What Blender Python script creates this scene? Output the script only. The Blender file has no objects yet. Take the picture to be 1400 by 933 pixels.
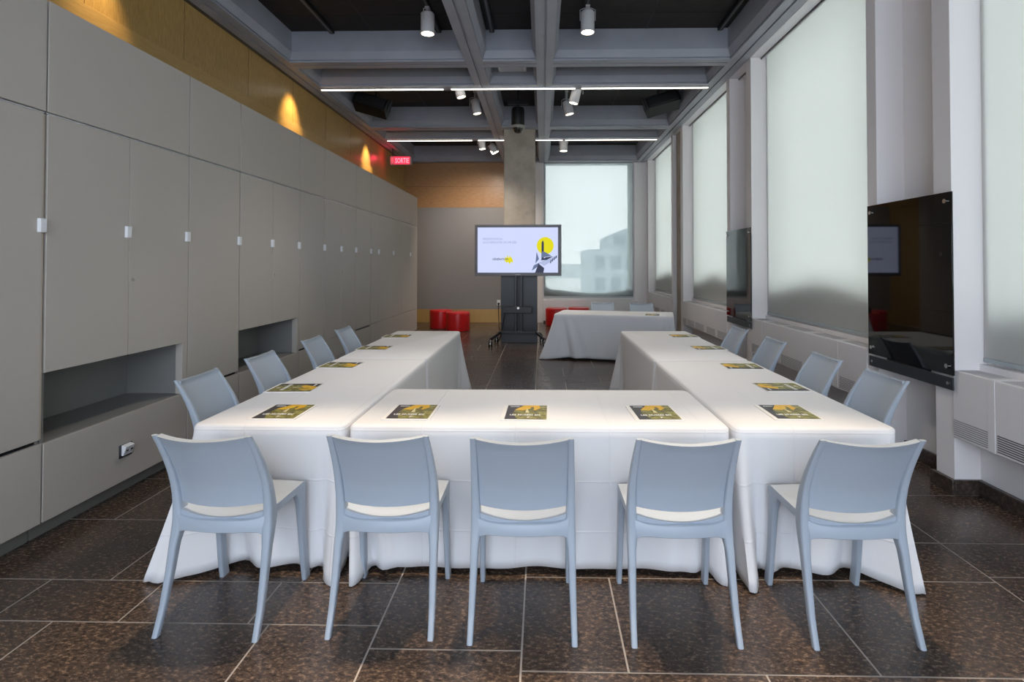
import bpy, bmesh, math, random
from mathutils import Vector, Matrix

# ------------------------------------------------------------------ camera
scene = bpy.context.scene
col = scene.collection
F, EYE, PU, HOR = 740.0, 1.52, 726.0, 362.0
YAW = math.atan(15.0 / F)
PITCH = math.radians(0.9)
PV = HOR - F * math.tan(PITCH)
cd = bpy.data.cameras.new('camera')
cam = bpy.data.objects.new('camera', cd)
col.objects.link(cam)
cam.location = (0, 0, EYE)
cam.rotation_euler = (math.radians(90) + PITCH, 0, YAW)
cd.sensor_fit = 'HORIZONTAL'
cd.sensor_width = 36.0
cd.lens = F / 1400.0 * 36.0
cd.shift_x = (700 - PU) / 1400.0
cd.shift_y = -(466.5 - PV) / 1400.0
cd.clip_start, cd.clip_end = 0.05, 500
scene.camera = cam

# ------------------------------------------------------------------ view, world, large lights
vs = scene.view_settings
scene.display_settings.display_device = 'sRGB'
vs.view_transform = 'Standard'
vs.look = 'None'
vs.exposure = 0.13
vs.gamma = 1.0
vs.use_curve_mapping = False
scene.cycles.use_denoising = True
scene.cycles.max_bounces = 10
scene.cycles.diffuse_bounces = 5
scene.cycles.transparent_max_bounces = 12
scene.cycles.sample_clamp_indirect = 6.0

SKY = 3.4
world = bpy.data.worlds.new('overcast_sky')
scene.world = world
world.use_nodes = True
wt = world.node_tree
wt.nodes['Background'].inputs[0].default_value = (0.91, 0.965, 1.0, 1)
wt.nodes['Background'].inputs[1].default_value = SKY


def lamp(name, kind, loc, aim, energy, color=(1, 1, 1), **kw):
    l = bpy.data.lights.new(name, kind)
    l.energy = energy
    l.color = color
    for k, v in kw.items():
        setattr(l, k, v)
    o = bpy.data.objects.new(name, l)
    o.location = loc
    d = Vector(aim) - Vector(loc)
    o.rotation_euler = d.to_track_quat('-Z', 'Y').to_euler()
    col.objects.link(o)
    return o


WARM = (1.0, 0.80, 0.58)
NEUTRAL = (1.0, 0.90, 0.79)
# daylight of the window wall behind the viewer
lamp('daylight_behind', 'AREA', (-0.3, -2.75, 2.3), (-0.3, 3, 1.2), 118, (0.52, 0.69, 1.0), shape='RECTANGLE', size=5.0, size_y=3.2)
# ceiling spots above the tables
for i, (x, y, ax, ay, e, a) in enumerate([(-1.35, 5.2, -1.2, 3.4, 110, 60), (0.0, 5.4, 0.0, 3.4, 90, 60), (1.35, 5.2, 1.3, 3.4, 110, 60),
                                          (-1.15, 2.5, -1.1, 2.05, 395, 37), (0.0, 2.5, 0.0, 2.05, 370, 37), (1.15, 2.5, 1.1, 2.05, 395, 37),
                                          (-1.345, 6.3, -1.3, 5.0, 120, 80), (0.535, 6.3, 1.0, 5.0, 120, 80), (0.43, 9.3, 1.2, 8.6, 130, 80),
                                          (-1.17, 9.3, -.8, 10.6, 190, 80), (-1.17, 12.3, -1.8, 14.3, 340, 120)]):
    lamp('table_spot', 'SPOT', (x, y, 4.1), (ax, ay, 0.5), e, WARM if y < 3 else NEUTRAL, spot_size=math.radians(a), spot_blend=0.9, shadow_soft_size=0.06)
# wall washers on the timber band
for y, e in ((4.3, 45), (7.72, 100), (11.1, 100)):
    lamp('wall_washer', 'SPOT', (-3.26, y, 4.20), (-3.64, y, 3.55), e, (1.0, 0.72, 0.36), spot_size=math.radians(62), spot_blend=1.0, shadow_soft_size=0.05)

# ------------------------------------------------------------------ materials
MATS = {}


def mat(name, color=(.8, .8, .8), rough=.5, metal=0, spec=.5, emit=None, strength=0, coat=0):
    if name in MATS:
        return MATS[name]
    m = bpy.data.materials.new(name)
    m.use_nodes = True
    b = m.node_tree.nodes['Principled BSDF']
    b.inputs['Base Color'].default_value = (*color, 1)
    b.inputs['Roughness'].default_value = rough
    b.inputs['Metallic'].default_value = metal
    b.inputs['Specular IOR Level'].default_value = spec
    if coat:
        b.inputs['Coat Weight'].default_value = coat
        b.inputs['Coat Roughness'].default_value = .08
    if emit:
        b.inputs['Emission Color'].default_value = (*emit, 1)
        b.inputs['Emission Strength'].default_value = strength
    MATS[name] = m
    return m


def nodes(m):
    t = m.node_tree
    return t, t.nodes, t.links, t.nodes['Principled BSDF']


def noise_mat(name, stops, scale=(1, 1, 1), nscale=5, detail=6, rough=.5, bump=0, spec=.5, coord='Object', distortion=0, metal=0, rvar=None, coat=0):
    if name in MATS:
        return MATS[name]
    m = mat(name, rough=rough, spec=spec, metal=metal, coat=coat)
    t, n, l, b = nodes(m)
    tc = n.new('ShaderNodeTexCoord')
    mp = n.new('ShaderNodeMapping')
    mp.inputs['Scale'].default_value = scale
    l.new(tc.outputs[coord], mp.inputs[0])
    nz = n.new('ShaderNodeTexNoise')
    nz.inputs['Scale'].default_value = nscale
    nz.inputs['Detail'].default_value = detail
    nz.inputs['Distortion'].default_value = distortion
    l.new(mp.outputs[0], nz.inputs['Vector'])
    r = n.new('ShaderNodeValToRGB')
    el = r.color_ramp.elements
    while len(el) > 1:
        el.remove(el[-1])
    el[0].position, el[0].color = stops[0][0], (*stops[0][1], 1)
    for p, c in stops[1:]:
        e = el.new(p)
        e.color = (*c, 1)
    l.new(nz.outputs['Fac'], r.inputs[0])
    l.new(r.outputs[0], b.inputs['Base Color'])
    if bump:
        bp = n.new('ShaderNodeBump')
        bp.inputs['Strength'].default_value = bump
        bp.inputs['Distance'].default_value = .01
        l.new(nz.outputs['Fac'], bp.inputs['Height'])
        l.new(bp.outputs[0], b.inputs['Normal'])
    return m


M_cab = noise_mat('grey_laminate', [(0, (.475, .432, .385)), (1, (.505, .462, .41))], (60, 60, 2), 6, 2, .42, spec=.4)
M_cabedge = mat('beige_edge', (.55, .46, .37), .5)
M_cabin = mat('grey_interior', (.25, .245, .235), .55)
M_plinth = mat('plinth_grey', (.20, .19, .17), .5)
M_alu = mat('pale_aluminium', (.70, .74, .76), .25, .8)
M_white = mat('white_plastic', (.82, .82, .83), .35)
M_black = mat('black_plastic', (.007, .007, .008), .45, spec=.3)
M_dark = mat('black_metal', (.018, .018, .02), .35, .2)
M_woodL = noise_mat('oak_veneer', [(0.3, (.36, .22, .07)), (.5, (.45, .28, .09)), (.7, (.52, .34, .12))], (2, 14, 1.6), 9, 8, .33, coord='Object')
M_woodB = noise_mat('oak_veneer_horizontal', [(0.3, (.33, .17, .07)), (.5, (.42, .22, .09)), (.7, (.48, .28, .13))], (2, 2, 22), 4, 8, .35, coord='Object', distortion=.4)
M_ledge = noise_mat('oak_edge', [(0.3, (.46, .28, .085)), (.7, (.54, .35, .13))], (3, 2, 30), 4, 4, .4)
M_conc = noise_mat('raw_concrete', [(0.3, (.36, .31, .25)), (.5, (.45, .39, .32)), (.75, (.52, .46, .38))], (1, 1, 1), 4, 8, .75, bump=.25)
M_beam = noise_mat('painted_beam', [(0.3, (.33, .34, .385)), (.7, (.37, .38, .43))], (1, 1, 1), 3, 3, .45)
M_wallgrey = mat('grey_wall_paint', (.27, .255, .25), .6)
M_wallwhite = mat('white_wall_paint', (.85, .81, .80), .5)
M_frame = mat('white_frame_paint', (.86, .84, .86), .35)
M_heater = mat('heater_white', (.83, .80, .80), .38)
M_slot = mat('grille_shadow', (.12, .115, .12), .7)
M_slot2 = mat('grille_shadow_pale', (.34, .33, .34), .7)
M_granite = noise_mat('dark_granite', [(0.3, (.02, .014, .011)), (.5, (.05, .035, .028)), (.72, (.12, .085, .065))], (1, 1, 1), 45, 6, .3)
M_grout = mat('grout', (.50, .44, .39), .8)
M_cloth = noise_mat('white_linen', [(0, (.76, .755, .77)), (1, (.80, .795, .805))], (1, 1, 1), 300, 2, .8, bump=.05, spec=.2)
t, n, l, b = nodes(M_cloth)
tc = n.new('ShaderNodeTexCoord')
sp = n.new('ShaderNodeSeparateXYZ')
l.new(tc.outputs['Object'], sp.inputs[0])
prev = None
for ax, per, off in ((0, .46, .11), (1, .46, .17), (2, .245, .03)):
    a1 = n.new('ShaderNodeMath'); a1.operation = 'ADD'; a1.inputs[1].default_value = off + 20 * per
    a2 = n.new('ShaderNodeMath'); a2.operation = 'PINGPONG'; a2.inputs[1].default_value = per / 2
    a3 = n.new('ShaderNodeMapRange'); a3.inputs[1].default_value = 0; a3.inputs[2].default_value = .006; a3.inputs[3].default_value = 1; a3.inputs[4].default_value = 0
    l.new(sp.outputs[ax], a1.inputs[0]); l.new(a1.outputs[0], a2.inputs[0]); l.new(a2.outputs[0], a3.inputs[0])
    if prev is None:
        prev = a3.outputs[0]
    else:
        a4 = n.new('ShaderNodeMath'); a4.operation = 'MAXIMUM'
        l.new(prev, a4.inputs[0]); l.new(a3.outputs[0], a4.inputs[1]); prev = a4.outputs[0]
bp = n.new('ShaderNodeBump'); bp.inputs['Strength'].default_value = .35; bp.inputs['Distance'].default_value = .004
l.new(prev, bp.inputs['Height'])
old = b.inputs['Normal'].links[0].from_socket
l.new(old, bp.inputs['Normal'])
l.new(bp.outputs[0], b.inputs['Normal'])
M_chair = mat('pale_blue_grey_plastic', (.385, .435, .50), .38, spec=.45)
M_red = mat('red_leather', (.55, .012, .014), .28, spec=.5)
M_glassblack = mat('black_glass', (.004, .004, .004), .03, spec=.6)
M_bar = mat('charcoal_strip', (.035, .037, .042), .4)
M_chrome = mat('chrome', (.75, .72, .68), .2, 1)
M_tvframe = mat('gunmetal_bezel', (.075, .07, .075), .35, .3)
M_panel = mat('dark_cladding', (.018, .020, .024), .35)
M_lamp_on = mat('lamp_lens', (1, .9, .75), .3, emit=(1, .86, .66), strength=14)
M_lamp_rim = mat('lamp_lens_edge', (1, .9, .75), .3, emit=(1, .86, .66), strength=3)
M_strip = mat('led_strip', (1, .95, .85), .3, emit=(1, .90, .76), strength=5)
M_spot = mat('lamp_white_metal', (.62, .61, .62), .35)
M_signred = mat('sign_red_face', (.8, .02, .03), .4, emit=(1, .02, .06), strength=1.6)
M_signtext = mat('sign_letters', (1, .35, .35), .4, emit=(1, .16, .20), strength=2.4)
M_signbody = mat('sign_housing', (.35, .33, .33), .4)
M_ceil = noise_mat('dark_ceiling_panels', [(0.3, (.012, .010, .009)), (.7, (.022, .018, .016))], (1, 1, 1), 8, 4, .7)
M_track = mat('black_track', (.006, .006, .006), .5)
M_track_edge = mat('grey_track', (.10, .10, .10), .4)

# granite floor: brown speckle, polished, a slight tone of its own per tile
m = M_floor = mat('polished_brown_granite', rough=.2, spec=.5)
t, n, l, b = nodes(m)
tc = n.new('ShaderNodeTexCoord')
mp = n.new('ShaderNodeMapping')
mp.inputs['Rotation'].default_value = (0, 0, .5)
mp.inputs['Scale'].default_value = (1, 1.7, 1)
l.new(tc.outputs['Object'], mp.inputs[0])
n1 = n.new('ShaderNodeTexNoise')
n1.inputs['Scale'].default_value = 38
n1.inputs['Detail'].default_value = 12
n1.inputs['Roughness'].default_value = .78
n1.inputs['Distortion'].default_value = 0
l.new(mp.outputs[0], n1.inputs['Vector'])
r1 = n.new('ShaderNodeValToRGB')
e = r1.color_ramp.elements
e[0].position, e[0].color = .36, (.013, .011, .011, 1)
e[1].position, e[1].color = .74, (.50, .35, .25, 1)
x = e.new(.50); x.color = (.062, .044, .035, 1)
x = e.new(.60); x.color = (.175, .115, .076, 1)
l.new(n1.outputs['Fac'], r1.inputs[0])
n2 = n.new('ShaderNodeTexNoise')
n2.inputs['Scale'].default_value = 3.5
n2.inputs['Detail'].default_value = 3
l.new(tc.outputs['Object'], n2.inputs['Vector'])
mx = n.new('ShaderNodeMix')
mx.data_type = 'RGBA'
mx.blend_type = 'MULTIPLY'
mx.inputs[0].default_value = .55
r2 = n.new('ShaderNodeValToRGB')
r2.color_ramp.elements[0].position, r2.color_ramp.elements[0].color = .3, (.62, .62, .66, 1)
r2.color_ramp.elements[1].position, r2.color_ramp.elements[1].color = .7, (1.2, 1.12, 1.0, 1)
l.new(n2.outputs['Fac'], r2.inputs[0])
l.new(r1.outputs[0], mx.inputs[6])
l.new(r2.outputs[0], mx.inputs[7])
l.new(mx.outputs[2], b.inputs['Base Color'])
r3 = n.new('ShaderNodeMapRange')
r3.inputs[1].default_value, r3.inputs[2].default_value = .3, .7
r3.inputs[3].default_value, r3.inputs[4].default_value = .16, .34
l.new(n1.outputs['Fac'], r3.inputs[0])
l.new(r3.outputs[0], b.inputs['Roughness'])


def shade_mat(name, color, open_):
    m = bpy.data.materials.new(name)
    m.use_nodes = True
    t = m.node_tree
    n, l = t.nodes, t.links
    n.remove(n['Principled BSDF'])
    d = n.new('ShaderNodeBsdfDiffuse')
    tr = n.new('ShaderNodeBsdfTranslucent')
    tp = n.new('ShaderNodeBsdfTransparent')
    d.inputs[0].default_value = (*color, 1)
    tr.inputs[0].default_value = (*color, 1)
    a = n.new('ShaderNodeMixShader')
    a.inputs[0].default_value = .62
    l.new(d.outputs[0], a.inputs[1])
    l.new(tr.outputs[0], a.inputs[2])
    c = n.new('ShaderNodeMixShader')
    c.inputs[0].default_value = open_
    l.new(a.outputs[0], c.inputs[1])
    l.new(tp.outputs[0], c.inputs[2])
    l.new(c.outputs[0], n['Material Output'].inputs[0])
    return m


M_shade = shade_mat('roller_blind_fabric', (.845, .84, .825), .04)
M_shade_open = shade_mat('open_weave_blind_fabric', (.36, .375, .39), .43)
m = M_glass = bpy.data.materials.new('window_glass')
m.use_nodes = True
t = m.node_tree
n, l = t.nodes, t.links
n.remove(n['Principled BSDF'])
tp = n.new('ShaderNodeBsdfTransparent')
tp.inputs[0].default_value = (.96, .99, .975, 1)
gl = n.new('ShaderNodeBsdfGlossy')
gl.inputs['Roughness'].default_value = .02
fr = n.new('ShaderNodeFresnel')
fr.inputs[0].default_value = 1.3
mxs = n.new('ShaderNodeMixShader')
l.new(fr.outputs[0], mxs.inputs[0])
l.new(tp.outputs[0], mxs.inputs[1])
l.new(gl.outputs[0], mxs.inputs[2])
l.new(mxs.outputs[0], n['Material Output'].inputs[0])


# ------------------------------------------------------------------ helpers
class MB:
    def __init__(s):
        s.bm = bmesh.new()

    def box(s, x0, x1, y0, y1, z0, z1, mi=0, M=None):
        vs = [s.bm.verts.new((x, y, z)) for x in (x0, x1) for y in (y0, y1) for z in (z0, z1)]
        fs = []
        for q in ((0, 1, 3, 2), (4, 6, 7, 5), (0, 4, 5, 1), (2, 3, 7, 6), (0, 2, 6, 4), (1, 5, 7, 3)):
            f = s.bm.faces.new([vs[i] for i in q])
            f.material_index = mi
            fs.append(f)
        if M is not None:
            for v in vs:
                v.co = M @ v.co
        return fs

    def rings(s, rings, cap0=True, cap1=True, mi=0, smooth=True, loop=False):
        R = [[s.bm.verts.new(p) for p in r] for r in rings]
        k = len(R[0])
        pairs = list(zip(R[:-1], R[1:]))
        if loop:
            pairs.append((R[-1], R[0]))
        for a, b in pairs:
            for i in range(k):
                f = s.bm.faces.new((a[i], a[(i + 1) % k], b[(i + 1) % k], b[i]))
                f.material_index = mi
                f.smooth = smooth
        if not loop:
            if cap0:
                f = s.bm.faces.new(list(reversed(R[0]))); f.material_index = mi
            if cap1:
                f = s.bm.faces.new(R[-1]); f.material_index = mi

    def cyl(s, p0, p1, r0, r1=None, n=20, mi=0, cap0=True, cap1=True):
        r1 = r0 if r1 is None else r1
        p0, p1 = Vector(p0), Vector(p1)
        q = (p1 - p0).to_track_quat('Z', 'Y')
        rg = []
        for p, r in ((p0, r0), (p1, r1)):
            rg.append([p + q @ Vector((r * math.cos(2 * math.pi * i / n), r * math.sin(2 * math.pi * i / n), 0)) for i in range(n)])
        s.rings(rg, cap0, cap1, mi)

    def lathe(s, prof, n=32, c=(0, 0, 0), mi=0):
        rg = [[Vector((c[0] + r * math.cos(2 * math.pi * i / n), c[1] + r * math.sin(2 * math.pi * i / n), c[2] + z)) for i in range(n)] for r, z in prof]
        s.rings(rg, True, True, mi)

    def tube(s, pts, r, n=8, mi=0):
        pts = [Vector(p) for p in pts]
        rg = []
        for i, p in enumerate(pts):
            d = (pts[min(i + 1, len(pts) - 1)] - pts[max(i - 1, 0)])
            q = d.to_track_quat('Z', 'Y')
            rg.append([p + q @ Vector((r * math.cos(2 * math.pi * k / n), r * math.sin(2 * math.pi * k / n), 0)) for k in range(n)])
        s.rings(rg, True, True, mi)

    def poly(s, pts, mi=0):
        f = s.bm.faces.new([s.bm.verts.new(p) for p in pts])
        f.material_index = mi
        return f

    def prism(s, outline, axis, a0, a1, mi=0, smooth=False):
        """outline: list of 2D points; axis 'x': (y,z) extruded in x; 'y': (x,z) in y; 'z': (x,y) in z"""
        def P(p, a):
            return {'x': (a, p[0], p[1]), 'y': (p[0], a, p[1]), 'z': (p[0], p[1], a)}[axis]
        s.rings([[P(p, a0) for p in outline], [P(p, a1) for p in outline]], mi=mi, smooth=smooth)

    def build(s, name, mats, parent=None, bevel=0, sharp=35, solid=0):
        bmesh.ops.recalc_face_normals(s.bm, faces=s.bm.faces[:])
        me = bpy.data.meshes.new(name)
        s.bm.to_mesh(me)
        s.bm.free()
        if not isinstance(mats, (list, tuple)):
            mats = [mats]
        for m in mats:
            me.materials.append(m)
        me.set_sharp_from_angle(angle=math.radians(sharp))
        o = bpy.data.objects.new(name, me)
        col.objects.link(o)
        if parent is not None:
            o.parent = parent
        if bevel:
            b = o.modifiers.new('bevel', 'BEVEL')
            b.width = bevel
            b.segments = 2
            b.limit_method = 'ANGLE'
            b.angle_limit = math.radians(40)
        if solid:
            b = o.modifiers.new('solid', 'SOLIDIFY')
            b.thickness = solid
        return o


def tag(o, label, cat, group=None):
    o['label'] = label
    o['category'] = cat
    if group:
        o['group'] = group
    return o


def struct(o, label=None):
    o['kind'] = 'structure'
    if label:
        o['label'] = label
    return o


def empty(name, loc=(0, 0, 0), rz=0):
    o = bpy.data.objects.new(name, None)
    o.empty_display_size = .1
    o.location = loc
    o.rotation_euler = (0, 0, rz)
    col.objects.link(o)
    return o


def kids(o):
    return [c for c in bpy.data.objects if c.parent is o]


def dup(o, parent=None):
    c = o.copy()
    col.objects.link(c)
    if parent is not None:
        c.parent = parent
    for k in kids(o):
        dup(k, c)
    return c


def text_mesh(name, s, size, material, parent=None, loc=(0, 0, 0), rot=(0, 0, 0), extrude=.0004, align='LEFT', sx=1.0, bold=0.0):
    cu = bpy.data.curves.new(name, 'FONT')
    cu.body = s
    cu.size = size
    cu.extrude = extrude
    cu.align_x = align
    cu.offset = bold
    cu.resolution_u = 2
    tmp = bpy.data.objects.new(name + '_source', cu)
    col.objects.link(tmp)
    dg = bpy.context.evaluated_depsgraph_get()
    me = bpy.data.meshes.new_from_object(tmp.evaluated_get(dg))
    bpy.data.objects.remove(tmp)
    me.materials.clear()
    me.materials.append(material)
    o = bpy.data.objects.new(name, me)
    col.objects.link(o)
    o.location, o.rotation_euler = loc, rot
    o.scale = (sx, 1, 1)
    if parent is not None:
        o.parent = parent
    return o


# ================================================================== SETTING
XL, XR, YB, YF = -3.64, 2.95, -3.0, 14.25      # timber wall plane, right wall plane, rear, far wall
ZC, ZB = 4.60, 4.20                            # dark ceiling, underside of the beam grid

# ---- floor: tiles of the photographed layout on a grout bed
f = MB()
f.box(XL, XR + .35, YB, YF + .3, -.12, -.0025, 1)
G = .0038


def tile(x0, x1, y0, y1):
    if x1 - x0 > .02 and y1 - y0 > .02:
        f.poly([(x0 + G, y0 + G, 0), (x1 - G, y0 + G, 0), (x1 - G, y1 - G, 0), (x0 + G, y1 - G, 0)], 0)


def rows(x0, x1, ys, joints, pitch):
    for i in range(len(ys) - 1):
        j = joints[i % len(joints)]
        k = math.floor((x0 - j) / pitch)
        xs = [x0] + [j + pitch * q for q in range(k, k + 40) if x0 + .05 < j + pitch * q < x1 - .05] + [x1]
        for a, b_ in zip(xs[:-1], xs[1:]):
            tile(a, b_, ys[i], ys[i + 1])


def ladder(first, steps, y0, y1):
    ys = [first]
    i = 0
    while ys[-1] < y1:
        ys.append(ys[-1] + steps[i % len(steps)])
        i += 1
    i = len(steps) - 1
    while ys[0] > y0:
        ys.insert(0, ys[0] - steps[i % len(steps)])
        i -= 1
    ys = [y for y in ys if y0 < y < y1]
    return [y0] + ys + [y1]


ysl = ladder(2.288, [.302, .61, .61, .61], YB, YF)
i0 = min(range(len(ysl)), key=lambda i: abs(ysl[i] - 2.288))
jl = {-1: (-1.153, .93), 0: (-1.245, .56), 1: (-1.15, .93), 2: (-1.62, .93)}
for i in range(len(ysl) - 1):
    j, p = jl.get(i - i0, ((-1.15 - .47 * (i % 2)), .93))
    rows(XL, -.685, ysl[i:i + 2], [j], p)
ysm = ladder(2.152, [.93], YB, YF)
rows(-.685, -.08, ysm, [-50], 200)
ysr = ladder(2.046, [.61, .365, .61, .61], YB, YF)
i0 = min(range(len(ysr)), key=lambda i: abs(ysr[i] - 2.046))
jr = {-1: (.83, .93), 0: (.323, .93), 1: (.9, .93), 2: (.45, .93)}
for i in range(len(ysr) - 1):
    j, p = jr.get(i - i0, (.3 + .47 * (i % 2), .93))
    rows(-.08, 2.17, ysr[i:i + 2], [j], p)
ys4 = ladder(2.70, [.32, .62, .61], YB, YF)
rows(2.17, XR + .3, ys4, [-50], 200)
struct(f.build('floor', [M_floor, M_grout]), 'polished brown granite floor of large tiles with pale grout lines')

# ---- left wall: timber band above the cupboards
w = MB()
w.box(XL - .2, XL, YB, YF + .2, 0, ZC + .1, 0)
ys = [YB]
while ys[-1] < YF:
    ys.append(ys[-1] + 1.2)
for y in ys[1:-1]:
    w.box(XL - .01, XL + .0015, y - .002, y + .002, 3.0, 4.3, 1)
struct(w.build('wall_left', [M_woodL, mat('veneer_joint', (.10, .055, .02), .6)]), 'oak veneered wall band above the grey cupboards')
w = MB()
w.box(XL, XL + .02, YB, YF, 2.98, 3.59, 0)
struct(w.build('trim_1', M_ledge, bevel=.004), 'paler oak ledge along the top of the cupboards')
# dark shadow rail where the band meets the ceiling edge beam
w = MB()
w.box(XL, XL + .045, YB, YF, 4.205, 4.28, 0)
struct(w.build('trim_2', mat('bronze_rail', (.10, .085, .07), .4, .4), bevel=.004), 'dark metal rail between oak band and ceiling edge beam')

# ---- far wall
w = MB()
w.box(XL - .2, -.45, YF, YF + .2, .345, 3.03, 0)
w.box(XL - .2, -.45, YF, YF + .2, 3.03, ZC + .1, 1)
w.box(XL - .2, -.45, YF - .006, YF, 3.03, 3.10, 1)
w.box(XL - .2, -.45, YF - .003, YF, 3.585, 3.59, 2)
w.box(XL - .2, -.45, YF, YF + .2, -.1, .345, 3)
w.box(-.45, .02, YF - .01, YF + .2, 0, ZC, 4)
w.box(.02, 2.42, YF, YF + .12, 0, .62, 4)
w.box(.02, 2.42, YF, YF + .2, 4.235, ZC + .1, 4)
w.box(2.42, XR + .4, YF - .02, YF + .2, 0, ZC + .1, 4)
struct(w.build('wall_back', [M_wallgrey, M_woodB, mat('veneer_joint', (.1, .05, .02)), M_ledge, M_wallwhite]), 'far wall, grey paint below oak veneer')

# ---- wall behind the viewer with a large opening for its daylight
w = MB()
w.box(XL, -2.9, YB - .2, YB, 0, ZC, 0)
w.box(2.3, XR + .4, YB - .2, YB, 0, ZC, 0)
w.box(-2.9, 2.3, YB - .2, YB, 0, .65, 0)
w.box(-2.9, 2.3, YB - .2, YB, 4.1, ZC, 0)
struct(w.build('wall_rear', M_wallwhite), 'white wall around the window behind the viewer')

# ---- right wall: window bays of 3.44 m, twin mullions with a recess between
MOD = 3.44
bays = [k for k in range(-2, 4)]                 # pier groups start at y = 3.66 + MOD*k
w = MB()
g = MB()
for k in bays:
    y = 3.66 + MOD * k
    if y > YF:
        continue
    w.box(2.73, 2.99, y, min(y + .165, YF), 0, 4.24, 0)          # pier nearest the viewer
    if y + .8 < YF:
        w.box(2.73, 2.99, y + .80, min(y + .93, YF), 0, 4.24, 0)     # the other pier
        w.box(2.95, 3.3, y + .10, min(y + .85, YF), 0, ZC, 0)        # recess wall
        g.box(2.925, 2.95, y + .165, y + .80, 0, .10, 0)
    g.box(2.70, 2.73, y - .02, y + .19, 0, .10, 0)
    g.box(2.72, 2.95, y - .022, y, 0, .10, 0)
for k in range(-3, 3):                                  # strip of wall beneath each window
    y0, y1 = max(3.66 + MOD * k + .93, YB), 3.66 + MOD * (k + 1)
    if y1 > YB:
        w.box(2.90, 3.05, y0, y1, 0, .86, 0)
        g.box(2.87, 2.90, y0, y1 - .02, 0, .10, 0)
y0 = 3.66 + MOD * 2 + .93
w.box(2.90, 3.3, YB, YF, 4.30, ZC + .1, 0)
struct(w.build('wall_right', [M_wallwhite], bevel=.003), 'white window wall with slim twin piers')
struct(g.build('baseboard_right', M_granite, bevel=.004), 'dark granite baseboard along the window wall')
# head rails along the windows
w = MB()
w.box(2.72, 2.86, YB, YF, 4.225, 4.30, 0)
w.box(2.86, 2.875, YB, YF, 4.205, 4.30, 1)
w.box(2.885, 2.99, YB, YF, 4.24, 4.32, 0)
struct(w.build('trim_3', [M_frame, M_track_edge], bevel=.003), 'pale head rail above the roller blinds')

# windows of the right wall
wn = 0


def window(name, label, frame_bm, pane_bm):
    r = empty(name)
    struct(r, label)
    frame_bm.build('window_frame', M_frame, r, bevel=.004)
    pane_bm.build('window_pane', M_glass, r)
    return r


blind_spans = []
for k in range(-3, 3):
    y0, y1 = max(3.66 + MOD * k + .93, YB + .02), 3.66 + MOD * (k + 1)
    if y1 < YB + .3:
        continue
    wn += 1
    fr_, pn = MB(), MB()
    fr_.box(2.95, 3.05, y0, y0 + .05, .86, 4.32)
    fr_.box(2.95, 3.05, y1 - .05, y1, .86, 4.32)
    fr_.box(2.95, 3.05, y0 + .05, y1 - .05, .86, .90)
    fr_.box(2.95, 3.05, y0 + .05, y1 - .05, 4.28, 4.32)
    pn.box(3.0, 3.006, y0 + .05, y1 - .05, .90, 4.28)
    window('window_%d' % wn, 'tall window of the right wall behind a roller blind', fr_, pn)
    blind_spans.append((y0, y1))
fr_, pn = MB(), MB()
fr_.box(.02, .07, YF + .02, YF + .12, .62, 4.235)
fr_.box(2.37, 2.42, YF + .02, YF + .12, .62, 4.235)
fr_.box(.07, 2.37, YF + .02, YF + .12, .62, .68)
fr_.box(.07, 2.37, YF + .02, YF + .12, 4.19, 4.235)
pn.box(.07, 2.37, YF + .07, YF + .076, .68, 4.19)
window('window_%d' % (wn + 1), 'tall window in the far wall showing a foggy building', fr_, pn)

# ---- ceiling and waffle beams
c = MB()
c.box(XL - .2, XR + .4, YB - .2, YF + .2, ZC, ZC + .15, 0)
y = YB
while y < YF:
    c.box(XL, XR, y - .006, y + .006, ZC - .004, ZC, 1)
    y += .6
x = XL + .2
while x < XR:
    c.box(x - .006, x + .006, YB, YF, ZC - .004, ZC, 1)
    x += 1.2
struct(c.build('ceiling', [M_ceil, M_track]), 'black panelled ceiling above the beam grid')


def beam_profile(c):
    return [(c - .115, 4.205), (c - .014, 4.205), (c - .014, 4.225), (c + .014, 4.225), (c + .014, 4.205), (c + .115, 4.205), (c + .115, 4.228), (c + .10, 4.228), (c + .10, 4.238),
            (c + .12, 4.238), (c + .165, 4.33), (c + .165, ZC), (c - .165, ZC), (c - .165, 4.33), (c - .12, 4.238), (c - .10, 4.238), (c - .10, 4.228), (c - .115, 4.228)]


BX = [-3.47, -.90, .04, 2.58]
BY = [-2.2, .32, 1.28, 3.76, 4.72, 7.20, 8.17, 10.62, 11.57, 14.08]
for i, x in enumerate(BX):
    b_ = MB()
    b_.prism(beam_profile(x), 'y', YB, YF)
    struct(b_.build('ceiling_beam', M_beam, sharp=8), 'long grey ceiling beam')
segs = [(BX[0] + .165, BX[1] - .165), (BX[1] + .165, BX[2] - .165), (BX[2] + .165, BX[3] - .165)]
for y in BY:
    b_ = MB()
    for a, d in segs:
        b_.prism(beam_profile(y), 'x', a - .05, d + .05)
    struct(b_.build('ceiling_beam', M_beam, sharp=8), 'grey ceiling cross beam')
w = MB()
w.box(BX[3] + .115, 2.95, YB, YF, 4.32, ZC, 0)
struct(w.build('trim_4', M_beam), 'grey soffit between edge beam and windows')

# ---- concrete column, its dark cladding, and the pillar on the window wall
b_ = MB()
b_.box(-.754, -.137, 10.68, 11.25, 0, 4.215)
struct(b_.build('column', M_conc, bevel=.012), 'raw concrete column behind the presentation screen')
b_ = MB()
b_.box(2.80, 2.95, 10.75, 11.30, 0, 4.24)
struct(b_.build('pillar', M_conc, bevel=.006), 'narrow concrete pillar between two windows')

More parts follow.
